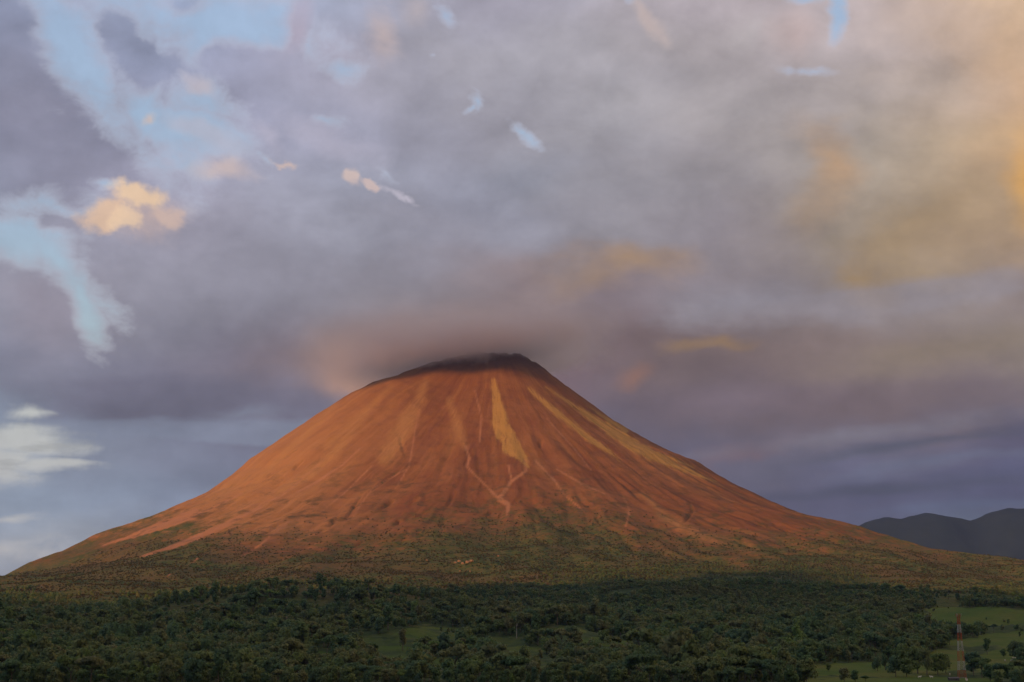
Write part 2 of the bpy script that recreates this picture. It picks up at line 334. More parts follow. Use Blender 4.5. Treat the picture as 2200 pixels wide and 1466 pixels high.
# ------------------------------------------------------------------ ground cover masks
PX, PY = project(X, Y, Z)
def poly_mask(pts, soft=1.6):        # polyline with a width at each point
    d, t = seg_dist(PX, PY, pts); w = np.interp(t, range(len(pts)), [p[2] for p in pts])
    w = w * (1 + 0.35 * jit) + 1.0 * jit2
    return np.clip((w + soft - d) / (2 * soft), 0, 1)
jit = fbm(PX / 14, PY / 40, 3, 81); jit2 = fbm(PX / 5, PY / 22, 2, 83)
ASH = [[(1060,818,5),(1068,870,12),(1078,920,19),(1100,960,21),(1122,985,9),(1133,1003,3)],
 [(1135,835,4),(1175,870,7),(1220,905,8),(1270,945,7),(1310,972,5),(1340,998,2)],
 [(1172,832,2),(1230,870,5),(1290,910,10),(1350,950,14),(1400,977,12),(1450,1000,8),(1500,1022,5),(1538,1035,1)],
 [(1262,872,1),(1310,905,5),(1345,925,7)],[(1385,965,1),(1440,985,5),(1490,1005,2)]]
LITE = [[(965,860,5),(985,920,9),(998,958,5)],[(788,888,4),(752,930,7),(712,978,11),(660,1020,9),(600,1055,5)],
 [(560,1000,4),(500,1045,8),(440,1075,4)],[(915,820,5),(895,870,14),(860,930,20),(825,985,14)],[(720,870,4),(640,950,7),(560,1025,5),(500,1085,4)],[(840,830,3),(770,900,6),(700,960,6)],[(1420,1110,8),(1500,1150,12),(1600,1175,8),(1650,1186,3)],
 [(1380,1060,3),(1430,1110,6),(1460,1140,4)]]
PINK = [[(1000,958,2),(1008,985,2.2),(1003,1003,2)],[(1003,1003,1.5),(1040,1040,1.5),(1072,1072,3)],[(1072,1072,5),(1092,1084,5),(1090,1104,3)],[(1130,990,3),(1130,1012,3),(1098,1035,3),(1084,1056,4),(1072,1072,4)],
 [(1092,1000,1.5),(1099,1030,2),(1088,1052,2)],[(1150,990,2),(1190,1032,2),(1215,1066,2),(1256,1100,1)],[(1195,1008,1),(1250,1040,2),(1300,1062,1)],[(1340,1066,1.2),(1352,1100,1.8),(1344,1132,1)],
 [(775,962,1.2),(735,1000,1.6),(690,1030,2.5),(640,1058,2)],[(700,985,1),(600,1070,1.6),(505,1098,1.2)],[(800,1000,1),(740,1060,1.3),(690,1100,1)],[(560,1090,3),(470,1135,6),(380,1172,5),(300,1197,2)],[(420,1104,10),(345,1130,9),(275,1155,4),(222,1172,1.5)],
 [(424,1200,2),(404,1216,1)],[(365,1234,2),(358,1242,1)],[(870,1010,1),(800,1050,1.2),(770,1090,1.4),(760,1110,1)],[(620,1120,1),(560,1170,2),(520,1195,1)],[(520,1060,1),(440,1100,2),(400,1112,1)],
 [(900,880,1),(880,1000,1.2),(850,1050,1)],[(1175,900,1),(1230,960,1.4),(1270,1010,1)],[(1020,840,1),(1035,900,1.2),(1030,950,1)]]
GREENS = [[(430,1120,4),(345,1146,11),(270,1168,13),(200,1182,12)],[(330,1118,5),(270,1142,7),(200,1170,9)],[(905,1190,11),(886,1212,13),(850,1228,12),(812,1238,6)],[(1120,1150,5),(1180,1125,14),(1240,1150,10)],[(600,1240,6),(660,1205,3)],[(440,1200,12),(380,1215,16),(330,1230,20)]]
def union(L, soft=1.6):
    m = np.zeros_like(PX)
    for p in L: m = np.maximum(m, poly_mask([q if len(q) == 3 else q + (2,) for q in p], soft))
    return np.where(vis, m, 0)
ash = union(ASH, 5.5); lite = union(LITE, 7.0); pink = union(PINK, 1.4); grn = union(GREENS, 4.0)
dark = union([[(a[0], a[1], 0.4 if i in (0, len(s) - 1) else 2.2) for i, a in enumerate(s)] for s in STROKES_DARK], 2.5)
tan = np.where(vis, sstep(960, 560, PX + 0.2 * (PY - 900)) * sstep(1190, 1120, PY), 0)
VB = [(-200,1180),(0,1230),(200,1170),(330,1150),(430,1170),(600,1215),(800,1190),(950,1165),(1060,1160),(1200,1135),(1300,1150),(1450,1195),(1600,1205),(1800,1180),(1950,1185),(2050,1200),(2200,1215),(2400,1225)]
vb = np.interp(PX, [p[0] for p in VB], [p[1] for p in VB])
nz = fbm(PX / 60, PY / 22, 4, 91) * 42
veg = sstep(-140, 72, PY - vb + nz * 1.2)
veg = np.where(vis, veg, 1.0); veg = np.maximum(veg, grn * np.clip(.62 + nz / 70, 0, 1)); veg = np.maximum(veg, dark * 0.6)
veg = veg * (1 - pink * 0.9)
FB = [(-100,1305),(200,1325),(300,1338),(450,1310),(560,1292),(760,1296),(900,1312),(1100,1292),(1250,1268),(1500,1256),(1800,1252),(1900,1285),(2050,1330),(2120,1300),(2200,1290),(2400,1290)]
fb = np.interp(PX, [p[0] for p in FB], [p[1] for p in FB])
deep = np.where(vis, sstep(-64, 20, PY - fb + nz * .8), 0.6)
mead = np.zeros_like(PX)
for (mx, my, a, b) in MEADOW:
    q = ((PX - mx) / a) ** 2 + ((PY - my) / b) ** 2 + fbm(PX / 25, PY / 10, 3, 95) * .7
    mead = np.maximum(mead, sstep(1.15, .75, q) * (1 if mx > 1700 else .52))
mead = np.where(vis & (PY > 1290) & (Y < 3400), mead, 0)

# ------------------------------------------------------------------ ground materials
def surf(name, rough=0.95, spec=0.15):
    m = bpy.data.materials.new(name); m.use_nodes = True; T = NT(m.node_tree)
    b = T.new('ShaderNodeBsdfPrincipled'); b.inputs['Roughness'].default_value = rough
    b.inputs['Specular IOR Level'].default_value = spec
    o = T.new('ShaderNodeOutputMaterial'); T.l.new(b.outputs[0], o.inputs[0]); return m, T, b
terr_m, T, B = surf('terrain_cover', 0.97, 0.05)
ca = T.new('ShaderNodeAttribute', attribute_name='cover_a'); cb = T.new('ShaderNodeAttribute', attribute_name='cover_b')
sa = T.new('ShaderNodeSeparateXYZ'); T.put(sa.inputs[0], ca.outputs['Vector']); sb = T.new('ShaderNodeSeparateXYZ'); T.put(sb.inputs[0], cb.outputs['Vector'])
vegA, ashA, pinkA = sa.outputs; deepA, meadA, tanA = sb.outputs
liteA = ca.outputs['Alpha']; darkA = cb.outputs['Alpha']
pos = T.new('ShaderNodeNewGeometry').outputs['Position']
rel_ = T.vec('SUBTRACT', pos, (VX, VY, 0)); sp = T.new('ShaderNodeSeparateXYZ'); T.put(sp.inputs[0], rel_)
ang = T.math('ARCTAN2', sp.outputs[0], T.math('MULTIPLY', sp.outputs[1], -1.0))
wa = T.math('MULTIPLY', T.math('SUBTRACT', T.noise(pos, 0.004, 4), 0.5), 0.12)
cz_ = T.new('ShaderNodeCombineXYZ'); T.put(cz_.inputs[0], T.math('MULTIPLY', T.math('ADD', ang, wa), 14.0)); T.put(cz_.inputs[1], T.math('MULTIPLY', sp.outputs[2], 0.0022)); pol = cz_.outputs[0]
s1 = T.noise(pol, 1.0, 6, 0.62); s2 = T.noise(pol, 5.0, 5, 0.6); s3 = T.noise(pos, 0.02, 6, 0.6); s4 = T.noise(pos, 0.12, 4, 0.6)
rock = T.ramp(s1, [(.28, (.110, .043, .026)), (.43, (.170, .068, .032)), (.55, (.205, .088, .036)), (.70, (.27, .135, .054))]).outputs[0]
rock = T.mix(T.rng(T.noise(pos, .0028, 6, .62), .42, .62, 0, .55, True), rock, (.26, .125, .058))
rock = T.mix(T.rng(s2, .35, .7, 0, .32), rock, (.235, .115, .052))
rock = T.mix(T.rng(s3, .5, .72, 0, .5), rock, (.115, .055, .030))
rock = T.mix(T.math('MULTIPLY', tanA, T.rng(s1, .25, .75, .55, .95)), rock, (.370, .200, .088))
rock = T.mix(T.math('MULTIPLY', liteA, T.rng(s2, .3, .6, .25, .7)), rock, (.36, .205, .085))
rock = T.mix(T.math('MULTIPLY', pinkA, .8), rock, (.36, .185, .105))
rock = T.mix(T.math('MULTIPLY', T.rng(T.math('ADD', ashA, T.math('ADD', T.math('MULTIPLY', T.math('SUBTRACT', s2, .5), 2.4), T.math('MULTIPLY', T.math('SUBTRACT', s4, .5), 1.2))), .15, 1.0, 0, 1, True), T.rng(ashA, 0, .7, 0, .8)), rock, (.40, .25, .075))
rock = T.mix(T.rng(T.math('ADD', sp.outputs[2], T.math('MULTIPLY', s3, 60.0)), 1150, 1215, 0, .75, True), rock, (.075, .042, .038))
fol = T.noise(pos, 0.010, 7, .68)
rock = T.mix(T.math('MULTIPLY', T.rng(fol, .50, .68, 0, .75, True), T.rng(sp.outputs[2], 760, 480, 0, 1)), rock, (.075, .060, .030))
# scrub and low forest
sv = T.new('ShaderNodeTexVoronoi', feature='F1'); T.put(sv.inputs['Vector'], pos); sv.inputs['Scale'].default_value = 0.11
sepv = T.new('ShaderNodeSeparateColor'); T.put(sepv.inputs[0], sv.outputs['Color'])
redm = T.rng(T.noise(pos, .0035, 5, .6), T.rng(sp.outputs[0], -400, -1500, .48, .40), .64, 0, .6)
scrub = T.ramp(T.math('ADD', T.math('MULTIPLY', s3, .6), T.math('MULTIPLY', sepv.outputs[0], .45)), [(.28, (.036, .064, .026)), (.46, (.062, .088, .029)), (.60, (.088, .098, .032)), (.80, (.125, .102, .040))]).outputs[0]
vm = T.rng(T.math('ADD', vegA, T.math('MULTIPLY', T.math('SUBTRACT', T.noise(pos, 0.035, 6, 0.65), 0.5), 1.5)), .1, .9, 0, 1, True)
vm = T.math('MULTIPLY', vm, T.rng(vegA, 0.0, 0.15))
scrub = T.mix(redm, scrub, (.135, .085, .045))
c = T.mix(vm, rock, scrub)
deepc = T.ramp(T.math('ADD', T.math('MULTIPLY', s3, .5), T.math('MULTIPLY', sepv.outputs[1], .5)), [(.3, (.035, .060, .028)), (.6, (.060, .090, .036)), (.8, (.090, .105, .042))]).outputs[0]
c = T.mix(deepA, c, deepc)
grass = T.ramp(T.noise(pos, 0.012, 6, .65), [(.35, (.060, .115, .026)), (.5, (.088, .132, .030)), (.68, (.130, .138, .040))]).outputs[0]
grass = T.mix(T.rng(s4, .4, .7, 0, .4), grass, (.06, .08, .025))
c = T.mix(T.rng(T.math('ADD', meadA, T.math('MULTIPLY', T.math('SUBTRACT', T.noise(pos, .03, 6, .65), .5), 1.3)), .3, .65, 0, 1, True), c, grass)
T.put(B.inputs['Base Color'], c)
bp = T.new('ShaderNodeBump'); bp.inputs['Strength'].default_value = 0.8; bp.inputs['Distance'].default_value = 2.5
hh = T.math('ADD', T.math('MULTIPLY', s2, .8), T.math('ADD', s4, T.math('MULTIPLY', T.math('MULTIPLY', sv.outputs['Distance'], vm), -.06)))
hh = T.math('MULTIPLY', hh, T.math('SUBTRACT', 1.0, T.math('MULTIPLY', meadA, .8)))
T.put(bp.inputs['Height'], hh); T.l.new(bp.outputs[0], B.inputs['Normal'])

def grid_mesh(name, m2, material):
    """faces of the terrain grid where m2 (per cell) is true, as one mesh"""
    ny, nx = X.shape; idx = np.arange(ny * nx).reshape(ny, nx)
    q = np.stack([idx[:-1, :-1], idx[:-1, 1:], idx[1:, 1:], idx[1:, :-1]], -1)[m2]
    used = np.zeros(ny * nx, bool); used[q.ravel()] = True
    remap = np.cumsum(used) - 1; q = remap[q]
    co = np.stack([X, Y, Z], -1).reshape(-1, 3)[used]
    me = bpy.data.meshes.new(name); me.vertices.add(len(co)); me.vertices.foreach_set('co', co.astype(np.float32).ravel())
    me.loops.add(q.size); me.loops.foreach_set('vertex_index', q.astype(np.int32).ravel())
    me.polygons.add(len(q)); me.polygons.foreach_set('loop_start', np.arange(0, q.size, 4, dtype=np.int32))
    me.polygons.foreach_set('use_smooth', np.ones(len(q), bool))
    me.update(calc_edges=True)
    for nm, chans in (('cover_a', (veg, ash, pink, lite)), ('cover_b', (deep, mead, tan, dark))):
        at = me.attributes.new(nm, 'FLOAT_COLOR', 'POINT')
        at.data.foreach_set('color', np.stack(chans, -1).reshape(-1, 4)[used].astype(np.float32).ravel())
    me.materials.append(material)
    o = bpy.data.objects.new(name, me); COL.objects.link(o); return o
cell_r = R_[:-1, :-1]
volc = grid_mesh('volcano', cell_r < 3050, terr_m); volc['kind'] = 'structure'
volc['label'] = 'steep reddish brown volcano cone with pale ash streaks and green lower slopes'; volc['category'] = 'volcano'
gnd = grid_mesh('ground', cell_r >= 3050, terr_m); gnd['kind'] = 'structure'
gnd['label'] = 'green lowland of forest floor and pasture below the volcano'; gnd['category'] = 'ground'

# distant range on the right
far_m, T, B = surf('far_forest', 0.98, 0.02)
pos = T.new('ShaderNodeNewGeometry').outputs['Position']
T.put(B.inputs['Base Color'], T.ramp(T.noise(pos, 0.004, 7, .65), [(.3, (.009, .019, .028)), (.7, (.018, .031, .040))]).outputs[0])
FR = [(1600,1175),(1760,1150),(1845,1130),(1870,1119),(1900,1112),(1930,1115),(1962,1109),(1990,1102),(2010,1106),(2050,1112),(2082,1119),(2105,1112),(2130,1100),(2165,1093),(2200,1094),(2300,1085),(2450,1100),(2700,1130),(3200,1180)]
fx_ = []; fz_ = []
for (a, b) in FR: d = ray(a, b); fx_.append(d[0] * 16000); fz_.append(CZ + d[2] * 16000)
gx = np.arange(1500, 13500, 60.0); gy = np.arange(13400, 20000, 90.0); GX, GY = np.meshgrid(gx, gy)
crest = np.interp(GX + 500 * fbm(GX / 2500, GY / 2500, 2, 7) * sstep(300, 1500, np.abs(GY - 16000)), fx_, fz_)
w_ = np.exp(-((GY - 16000) / 1300) ** 2)
rr_ = 1 - np.abs(fbm(GX / 900, GY / 1400, 5, 13))
GZ = crest * w_ + (rr_ - .8) * 330 * w_ * sstep(100, 700, np.abs(GY - 16000)) + fbm(GX / 130, GY / 130, 3, 17) * 16 * w_ - 60 * (1 - w_)
ny, nx = GX.shape; idx = np.arange(ny * nx).reshape(ny, nx)
q = np.stack([idx[:-1, :-1], idx[:-1, 1:], idx[1:, 1:], idx[1:, :-1]], -1).reshape(-1, 4)
me = bpy.data.meshes.new('mountain_range'); me.from_pydata(np.stack([GX, GY, GZ], -1).reshape(-1, 3).tolist(), [], q.tolist())
me.polygons.foreach_set('use_smooth', np.ones(len(q), bool)); me.materials.append(far_m)
rng_o = bpy.data.objects.new('mountain_range', me); COL.objects.link(rng_o)
rng_o['kind'] = 'structure'; rng_o['label'] = 'dark distant mountain range right of the volcano'; rng_o['category'] = 'mountains'

# ------------------------------------------------------------------ clouds built as volumes or bodies
def tagk(o, label, cat, group=None, kind=None):
    o['label'] = label; o['category'] = cat
    if group: o['group'] = group
    if kind: o['kind'] = kind
    return o
def link(o, parent=None):
    COL.objects.link(o)
    if parent: o.parent = parent
    return o
def mesh_obj(name, vs, fs, mat, parent=None, smooth=False):
    me = bpy.data.meshes.new(name); me.from_pydata([tuple(v) for v in vs], [], [tuple(f) for f in fs])
    me.materials.append(mat)
    if smooth: me.polygons.foreach_set('use_smooth', np.ones(len(me.polygons), bool))
    return link(bpy.data.objects.new(name, me), parent)
import bmesh
# cloud cap on the summit
def box(cx, cy, cz, sx, sy, sz):
    v = [(cx + a * sx, cy + b * sy, cz + c * sz) for c in (-1, 1) for b in (-1, 1) for a in (-1, 1)]
    return v, [(0, 2, 3, 1), (4, 5, 7, 6), (0, 1, 5, 4), (2, 6, 7, 3), (0, 4, 6, 2), (1, 3, 7, 5)]
SUMMIT_CLOUD = True
if SUMMIT_CLOUD:
    cm = bpy.data.materials.new('cloud_vapour'); cm.use_nodes = True; T = NT(cm.node_tree)
    pos = T.new('ShaderNodeNewGeometry').outputs['Position']
    s = T.new('ShaderNodeSeparateXYZ'); T.put(s.inputs[0], pos)
    # underside: rests on the left shoulder, lifts over the top and to the right
    low = T.ramp(T.rng(s.outputs[0], -1000, 500), [(0, [.16]*3), (.22, [.12]*3), (.37, [.30]*3), (.47, [.42]*3), (.55, [.47]*3), (.62, [.54]*3), (.85, [.84]*3), (1, [.95]*3)]).outputs[0]
    sl = T.new('ShaderNodeSeparateColor'); T.put(sl.inputs[0], low)
    zl = T.rng(sl.outputs[0], 0, 1, 1060, 1290)
    nb = T.math('MULTIPLY', T.math('SUBTRACT', T.noise(pos, 0.011, 6, .64), .5), 150.0)
    d0 = T.rng(T.math('ADD', T.math('SUBTRACT', s.outputs[2], zl), nb), -10, 75, 0, 1, True)
    ex = T.math('MULTIPLY', T.rng(s.outputs[0], -940, -120, 0, 1, True), T.rng(s.outputs[0], 560, 60, 0, 1, True))
    ey = T.math('MULTIPLY', T.rng(s.outputs[1], 5500, 5900, 0, 1, True), T.rng(s.outputs[1], 6900, 6500, 0, 1, True))
    ez = T.rng(s.outputs[2], 1430, 1225, 0, 1, True)
    dn = T.math('MULTIPLY', T.math('MULTIPLY', d0, ex), T.math('MULTIPLY', ey, ez))
    dn = T.math('MULTIPLY', dn, T.rng(T.noise(pos, 0.005, 5, .6), .3, .6, .3, 1, True))
    v = T.new('ShaderNodeVolumePrincipled'); v.inputs['Color'].default_value = (.97, .93, .93, 1); v.inputs['Anisotropy'].default_value = 0.0
    T.put(v.inputs['Density'], T.math('MULTIPLY', dn, 0.018))
    o_ = T.new('ShaderNodeOutputMaterial'); T.l.new(v.outputs[0], o_.inputs['Volume'])
    vs, fs = box(-210, 6130, 1370, 800, 790, 310)
    cl = mesh_obj('summit_cloud', vs, fs, cm); tagk(cl, 'soft grey cloud hiding the top of the volcano', 'cloud', kind='stuff')
# cloud bank added out of view on the left to shade the summit
wm, T, B = surf('shade_cloud', 1.0, 0.0); B.inputs['Base Color'].default_value = (.8, .8, .8, 1)
def shade_cloud(name, edge, label):     # edge: list of world points whose sun ray is the lower edge of the bank
    vs = []; fs = []; rnd = random.Random(3)
    bm = bmesh.new()
    for (c, r) in edge:
        m = Matrix.Translation(c) @ Matrix.Diagonal((r[0], r[1], r[2], 1))
        bmesh.ops.create_icosphere(bm, subdivisions=3, radius=1.0, matrix=m)
    for v in bm.verts:
        n = fbm(np.array([v.co.x / 260 + v.co.z / 330]), np.array([v.co.y / 260 - v.co.z / 300]), 3, 5)[0]
        v.co += Vector((0, 0, 1)) * (40 * n)
    me = bpy.data.meshes.new(name); bm.to_mesh(me); bm.free(); me.materials.append(wm)
    me.polygons.foreach_set('use_smooth', np.ones(len(me.polygons), bool))
    return tagk(link(bpy.data.objects.new(name, me)), label, 'cloud', kind='stuff')
blobs = []
LSH = 4700.0
for (tx, tz, w) in [(-760,1075,110),(-640,1100,110),(-540,1125,110),(-440,1148,110),(-340,1158,110),(-230,1164,110),(-120,1160,110),(0,1156,110),(110,1150,110),(220,1142,110),(330,1120,110),(450,1095,110)]:
    p = Vector((tx, 5920, tz - 52)) + TO_SUN * LSH
    rz = 150
    blobs.append((p + Vector((0, 0, rz + 8)), (150, 260, rz)))
    blobs.append((p + Vector((40, -60, rz + 190)), (190, 300, 200)))
shade_cloud('shade_cloud_bank', blobs, 'grey cloud bank added out of view to shade the summit')

# ------------------------------------------------------------------ trees
def leaf_mat(name, cols, hue=0.0):
    m, T, B = surf(name, 0.85, 0.2)
    rnd = T.new('ShaderNodeObjectInfo').outputs['Random']
    pos = T.new('ShaderNodeTexCoord').outputs['Object']
    c = T.ramp(rnd, cols).outputs[0]
    n = T.noise(pos, 0.35, 3, .6)
    c = T.mix(1.0, c, T.ramp(n, [(.3, (.82,) * 3), (.7, (1.2,) * 3)]).outputs[0], 'MULTIPLY')
    wp = T.new('ShaderNodeNewGeometry').outputs['Position']
    c = T.mix(T.rng(T.noise(wp, 0.006, 4, .6), .48, .66, 0, .6), c, hue if hue else (.215, .225, .095))
    T.put(B.inputs['Base Color'], c); tr = T.new('ShaderNodeBsdfTranslucent'); T.put(tr.inputs[0], c)
    mx_ = T.new('ShaderNodeMixShader'); mx_.inputs[0].default_value = .42; T.l.new(B.outputs[0], mx_.inputs[1]); T.l.new(tr.outputs[0], mx_.inputs[2])
    T.l.new(mx_.outputs[0], [q for q in T.n if q.type == 'OUTPUT_MATERIAL'][0].inputs[0])
    return m
leaf = leaf_mat('leaf_green', [(0, (.095, .175, .090)), (.20, (.130, .215, .085)), (.36, (.100, .180, .105)), (.55, (.155, .230, .082)), (.72, (.185, .235, .095)), (.86, (.205, .225, .110)), (1, (.160, .265, .075))])
bush_m = leaf_mat('scrub_leaf', [(0, (.055, .078, .034)), (.35, (.080, .094, .036)), (.65, (.105, .096, .038)), (1, (.135, .10, .044))], (.115, .095, .040))
bark, T, B = surf('bark', .9, .1)
T.put(B.inputs['Base Color'], T.ramp(T.noise(T.new('ShaderNodeTexCoord').outputs['Object'], 2.0, 5), [(.3, (.10, .085, .065)), (.7, (.20, .18, .15))]).outputs[0])
pbark, T, B = surf('pale_bark', .9, .1)
T.put(B.inputs['Base Color'], T.ramp(T.noise(T.new('ShaderNodeTexCoord').outputs['Object'], 1.0, 5), [(.3, (.38, .34, .28)), (.7, (.58, .54, .47))]).outputs[0])
def tube(vs, fs, p0, p1, r0, r1, n=6):
    p0, p1 = Vector(p0), Vector(p1); d = (p1 - p0).normalized(); a = d.orthogonal().normalized(); b = d.cross(a)
    i = len(vs)
    for p, r in ((p0, r0), (p1, r1)):
        for k in range(n): t = 2 * math.pi * k / n; vs.append(p + (a * math.cos(t) + b * math.sin(t)) * r)
    for k in range(n): fs.append((i + k, i + (k + 1) % n, i + n + (k + 1) % n, i + n + k))
    fs.append(tuple(i + n + k for k in range(n))); fs.append(tuple(i + k for k in range(n))[::-1])
lobes_n = {}
def crown_geo(rnd, H, kind, nleaf, ls):
    """leaf-clump quads spread through several lobes; H = tree height"""
    lobes = []
    if kind == 'round':
        for k in range(9):
            a = rnd.uniform(0, 6.28); rr = rnd.uniform(0, .26) * H
            lobes.append((Vector((math.cos(a) * rr, math.sin(a) * rr, H * rnd.uniform(.30, .80))), H * rnd.uniform(.16, .25), .85))
    elif kind == 'flat':
        for k in range(10):
            a = rnd.uniform(0, 6.28); rr = rnd.uniform(.08, .42) * H
            lobes.append((Vector((math.cos(a) * rr, math.sin(a) * rr, H * rnd.uniform(.68, .88))), H * rnd.uniform(.14, .22), .5))
    elif kind == 'tall':
        for k in range(10):
            a = rnd.uniform(0, 6.28); rr = rnd.uniform(0, .14) * H
            lobes.append((Vector((math.cos(a) * rr, math.sin(a) * rr, H * (.35 + .058 * k))), H * rnd.uniform(.11, .19), 1.0))
    else:
        for k in range(5):
            a = rnd.uniform(0, 6.28); rr = rnd.uniform(0, .45) * H
            lobes.append((Vector((math.cos(a) * rr, math.sin(a) * rr, H * rnd.uniform(.3, .6))), H * rnd.uniform(.28, .42), .8))
    vs = []; fs = []; nrm = []
    for i in range(nleaf):
        c, r, sq_ = rnd.choice(lobes)
        d = Vector((rnd.gauss(0, 1), rnd.gauss(0, 1), rnd.gauss(.25, 1))).normalized()
        p = c + Vector((d.x, d.y, d.z * sq_)) * r * (rnd.random() ** .35) * rnd.uniform(.85, 1.15)
        n = (d + Vector((rnd.gauss(0, .5), rnd.gauss(0, .5), rnd.gauss(.3, .5)))).normalized()
        a = n.orthogonal().normalized(); b = n.cross(a); t = rnd.uniform(0, 6.28); a, b = a * math.cos(t) + b * math.sin(t), b * math.cos(t) - a * math.sin(t)
        s1_, s2_ = ls * rnd.uniform(.5, 1.2), ls * rnd.uniform(.35, .8); j = len(vs)
        vs += [p - a * s1_, p - b * s2_ + n * ls * .15, p + a * s1_, p + b * s2_ - n * ls * .1]
        fs.append((j, j + 1, j + 2, j + 3)); nrm.append((d * 1.0 + n * .45 + Vector((0, 0, .35))).normalized())
    lobes_n[id(vs)] = nrm
    return vs, fs, lobes
def trunk_geo(rnd, H, lobes, th):
    vs = []; fs = []; fork = Vector((rnd.uniform(-.02, .02) * H, rnd.uniform(-.02, .02) * H, H * .42))
    tube(vs, fs, (0, 0, -1.5), fork, th, th * .65); 
    for c, r, s in lobes[:6]: tube(vs, fs, fork, c, th * .45, th * .12, 5)
    return vs, fs
def mk(name, vs, fs, mat, nr=None):
    me = bpy.data.meshes.new(name); me.from_pydata([tuple(v) for v in vs], [], fs); me.materials.append(mat)
    if nr:                            # shading normals follow the lobes of the crown
        L = [n for n in nr for _ in range(4)]; L += [Vector((0, 0, 0))] * (len(vs) - len(L))
        me.polygons.foreach_set('use_smooth', np.ones(len(me.polygons), bool)); me.normals_split_custom_set_from_vertices([tuple(v) for v in L])
    return me
PROTO = []
for k, (kind, H, nl, ls) in enumerate([('round',16,900,.95),('round',14,800,.9),('flat',17,950,1.0),('tall',18,800,.9),('round',18,1000,1.0),('flat',15,850,.95),('tall',14,700,.8),('round',12,700,.8)]):
    rnd = random.Random(100 + k); vs, fs, lb = crown_geo(rnd, H, kind, nl, ls)
    tv, tf = trunk_geo(rnd, H, lb, H * .022)
    PROTO.append((kind, mk('crown', vs, fs, leaf, lobes_n[id(vs)]), mk('trunk', tv, tf, bark), H))
# prototypes for the forest mass (kept out of the scene, only instanced)
pc = bpy.data.collections.new('forest_kinds')
for k, (kind, cmsh, tmsh, H) in enumerate(PROTO):
    rnd = random.Random(300 + k); vs, fs, lb = crown_geo(rnd, H, kind, 420, 1.35)
    tv, tf = trunk_geo(rnd, H, lb, H * .022); n0 = len(vs); nf = len(fs)
    me = mk('forest_tree_%d' % k, list(vs) + list(tv), fs + [tuple(i + n0 for i in f) for f in tf], leaf, lobes_n[id(vs)]); me.materials.append(bark)
    mi = np.zeros(len(me.polygons), np.int32); mi[nf:] = 1; me.polygons.foreach_set('material_index', mi)
    pc.objects.link(bpy.data.objects.new('forest_tree_%d' % k, me))
sc_ = bpy.data.collections.new('scrub_kinds')
for k in range(4):
    rnd = random.Random(400 + k); vs, fs, lb = crown_geo(rnd, 5.0, 'bush', 110, 1.25)
    sc_.objects.link(bpy.data.objects.new('bush_%d' % k, mk('bush_%d' % k, vs, fs, bush_m, lobes_n[id(vs)])))
def scatter(name, pts, rot, scl, kidx, coll, mat, label, cat):
    me = bpy.data.meshes.new(name); me.vertices.add(len(pts)); me.vertices.foreach_set('co', np.asarray(pts, np.float32).ravel())
    for nm, typ, arr in (('rot', 'FLOAT', rot), ('scl', 'FLOAT', scl), ('kidx', 'INT', kidx)):
        a = me.attributes.new(nm, typ, 'POINT'); a.data.foreach_set('value', np.asarray(arr, np.float32 if typ == 'FLOAT' else np.int32))
    me.materials.append(mat)
    o = link(bpy.data.objects.new(name, me)); tagk(o, label, cat, kind='stuff')
    g = bpy.data.node_groups.new(name + '_scatter', 'GeometryNodeTree')
    g.interface.new_socket('Geometry', in_out='INPUT', socket_type='NodeSocketGeometry'); g.interface.new_socket('Geometry', in_out='OUTPUT', socket_type='NodeSocketGeometry')
    N = g.nodes; Lk = g.links
    gi = N.new('NodeGroupInput'); go = N.new('NodeGroupOutput'); ip = N.new('GeometryNodeInstanceOnPoints'); ci = N.new('GeometryNodeCollectionInfo')
    ci.inputs['Collection'].default_value = coll; ci.inputs['Separate Children'].default_value = True; ci.inputs['Reset Children'].default_value = True
    def at(nm, ty):
        n = N.new('GeometryNodeInputNamedAttribute'); n.data_type = ty; n.inputs['Name'].default_value = nm; return n.outputs['Attribute']
    cx = N.new('ShaderNodeCombineXYZ'); Lk.new(at('rot', 'FLOAT'), cx.inputs[2])
    Lk.new(gi.outputs[0], ip.inputs['Points']); Lk.new(ci.outputs[0], ip.inputs['Instance']); ip.inputs['Pick Instance'].default_value = True
    Lk.new(at('kidx', 'INT'), ip.inputs['Instance Index']); Lk.new(cx.outputs[0], ip.inputs['Rotation']); Lk.new(at('scl', 'FLOAT'), ip.inputs['Scale'])
    Lk.new(ip.outputs[0], go.inputs[0])
    md = o.modifiers.new('scatter', 'NODES'); md.node_group = g
    return o
def sample(A, x, y):              # bilinear look-up of a terrain-grid array
    ix = np.clip(np.searchsorted(XS, x) - 1, 0, len(XS) - 2); iy = np.clip(np.searchsorted(YS, y) - 1, 0, len(YS) - 2)
    fx = (x - XS[ix]) / (XS[ix + 1] - XS[ix]); fy = (y - YS[iy]) / (YS[iy + 1] - YS[iy])
    return (A[iy, ix] * (1 - fx) + A[iy, ix + 1] * fx) * (1 - fy) + (A[iy + 1, ix] * (1 - fx) + A[iy + 1, ix + 1] * fx) * fy
def jgrid(y0, y1, step, spread=.40, seed=1):
    rs = np.random.RandomState(seed); xs = np.arange(-y1 * spread, y1 * spread, step); ys = np.arange(y0, y1, step)
    a, b = np.meshgrid(xs, ys); a = a + rs.uniform(-.5, .5, a.shape) * step; b = b + rs.uniform(-.5, .5, b.shape) * step
    a = a.ravel(); b = b.ravel(); k = np.abs(a) < b * spread; return a[k], b[k], rs
def in_meadow(x, y): return sample(mead, x, y) > .3
tx, ty, rs = jgrid(868, 2000, 11.5, seed=5)
ax_, ay_, rs_ = jgrid(2000, 4000, 7.5, seed=6); tx = np.concatenate([tx, ax_]); ty = np.concatenate([ty, ay_])
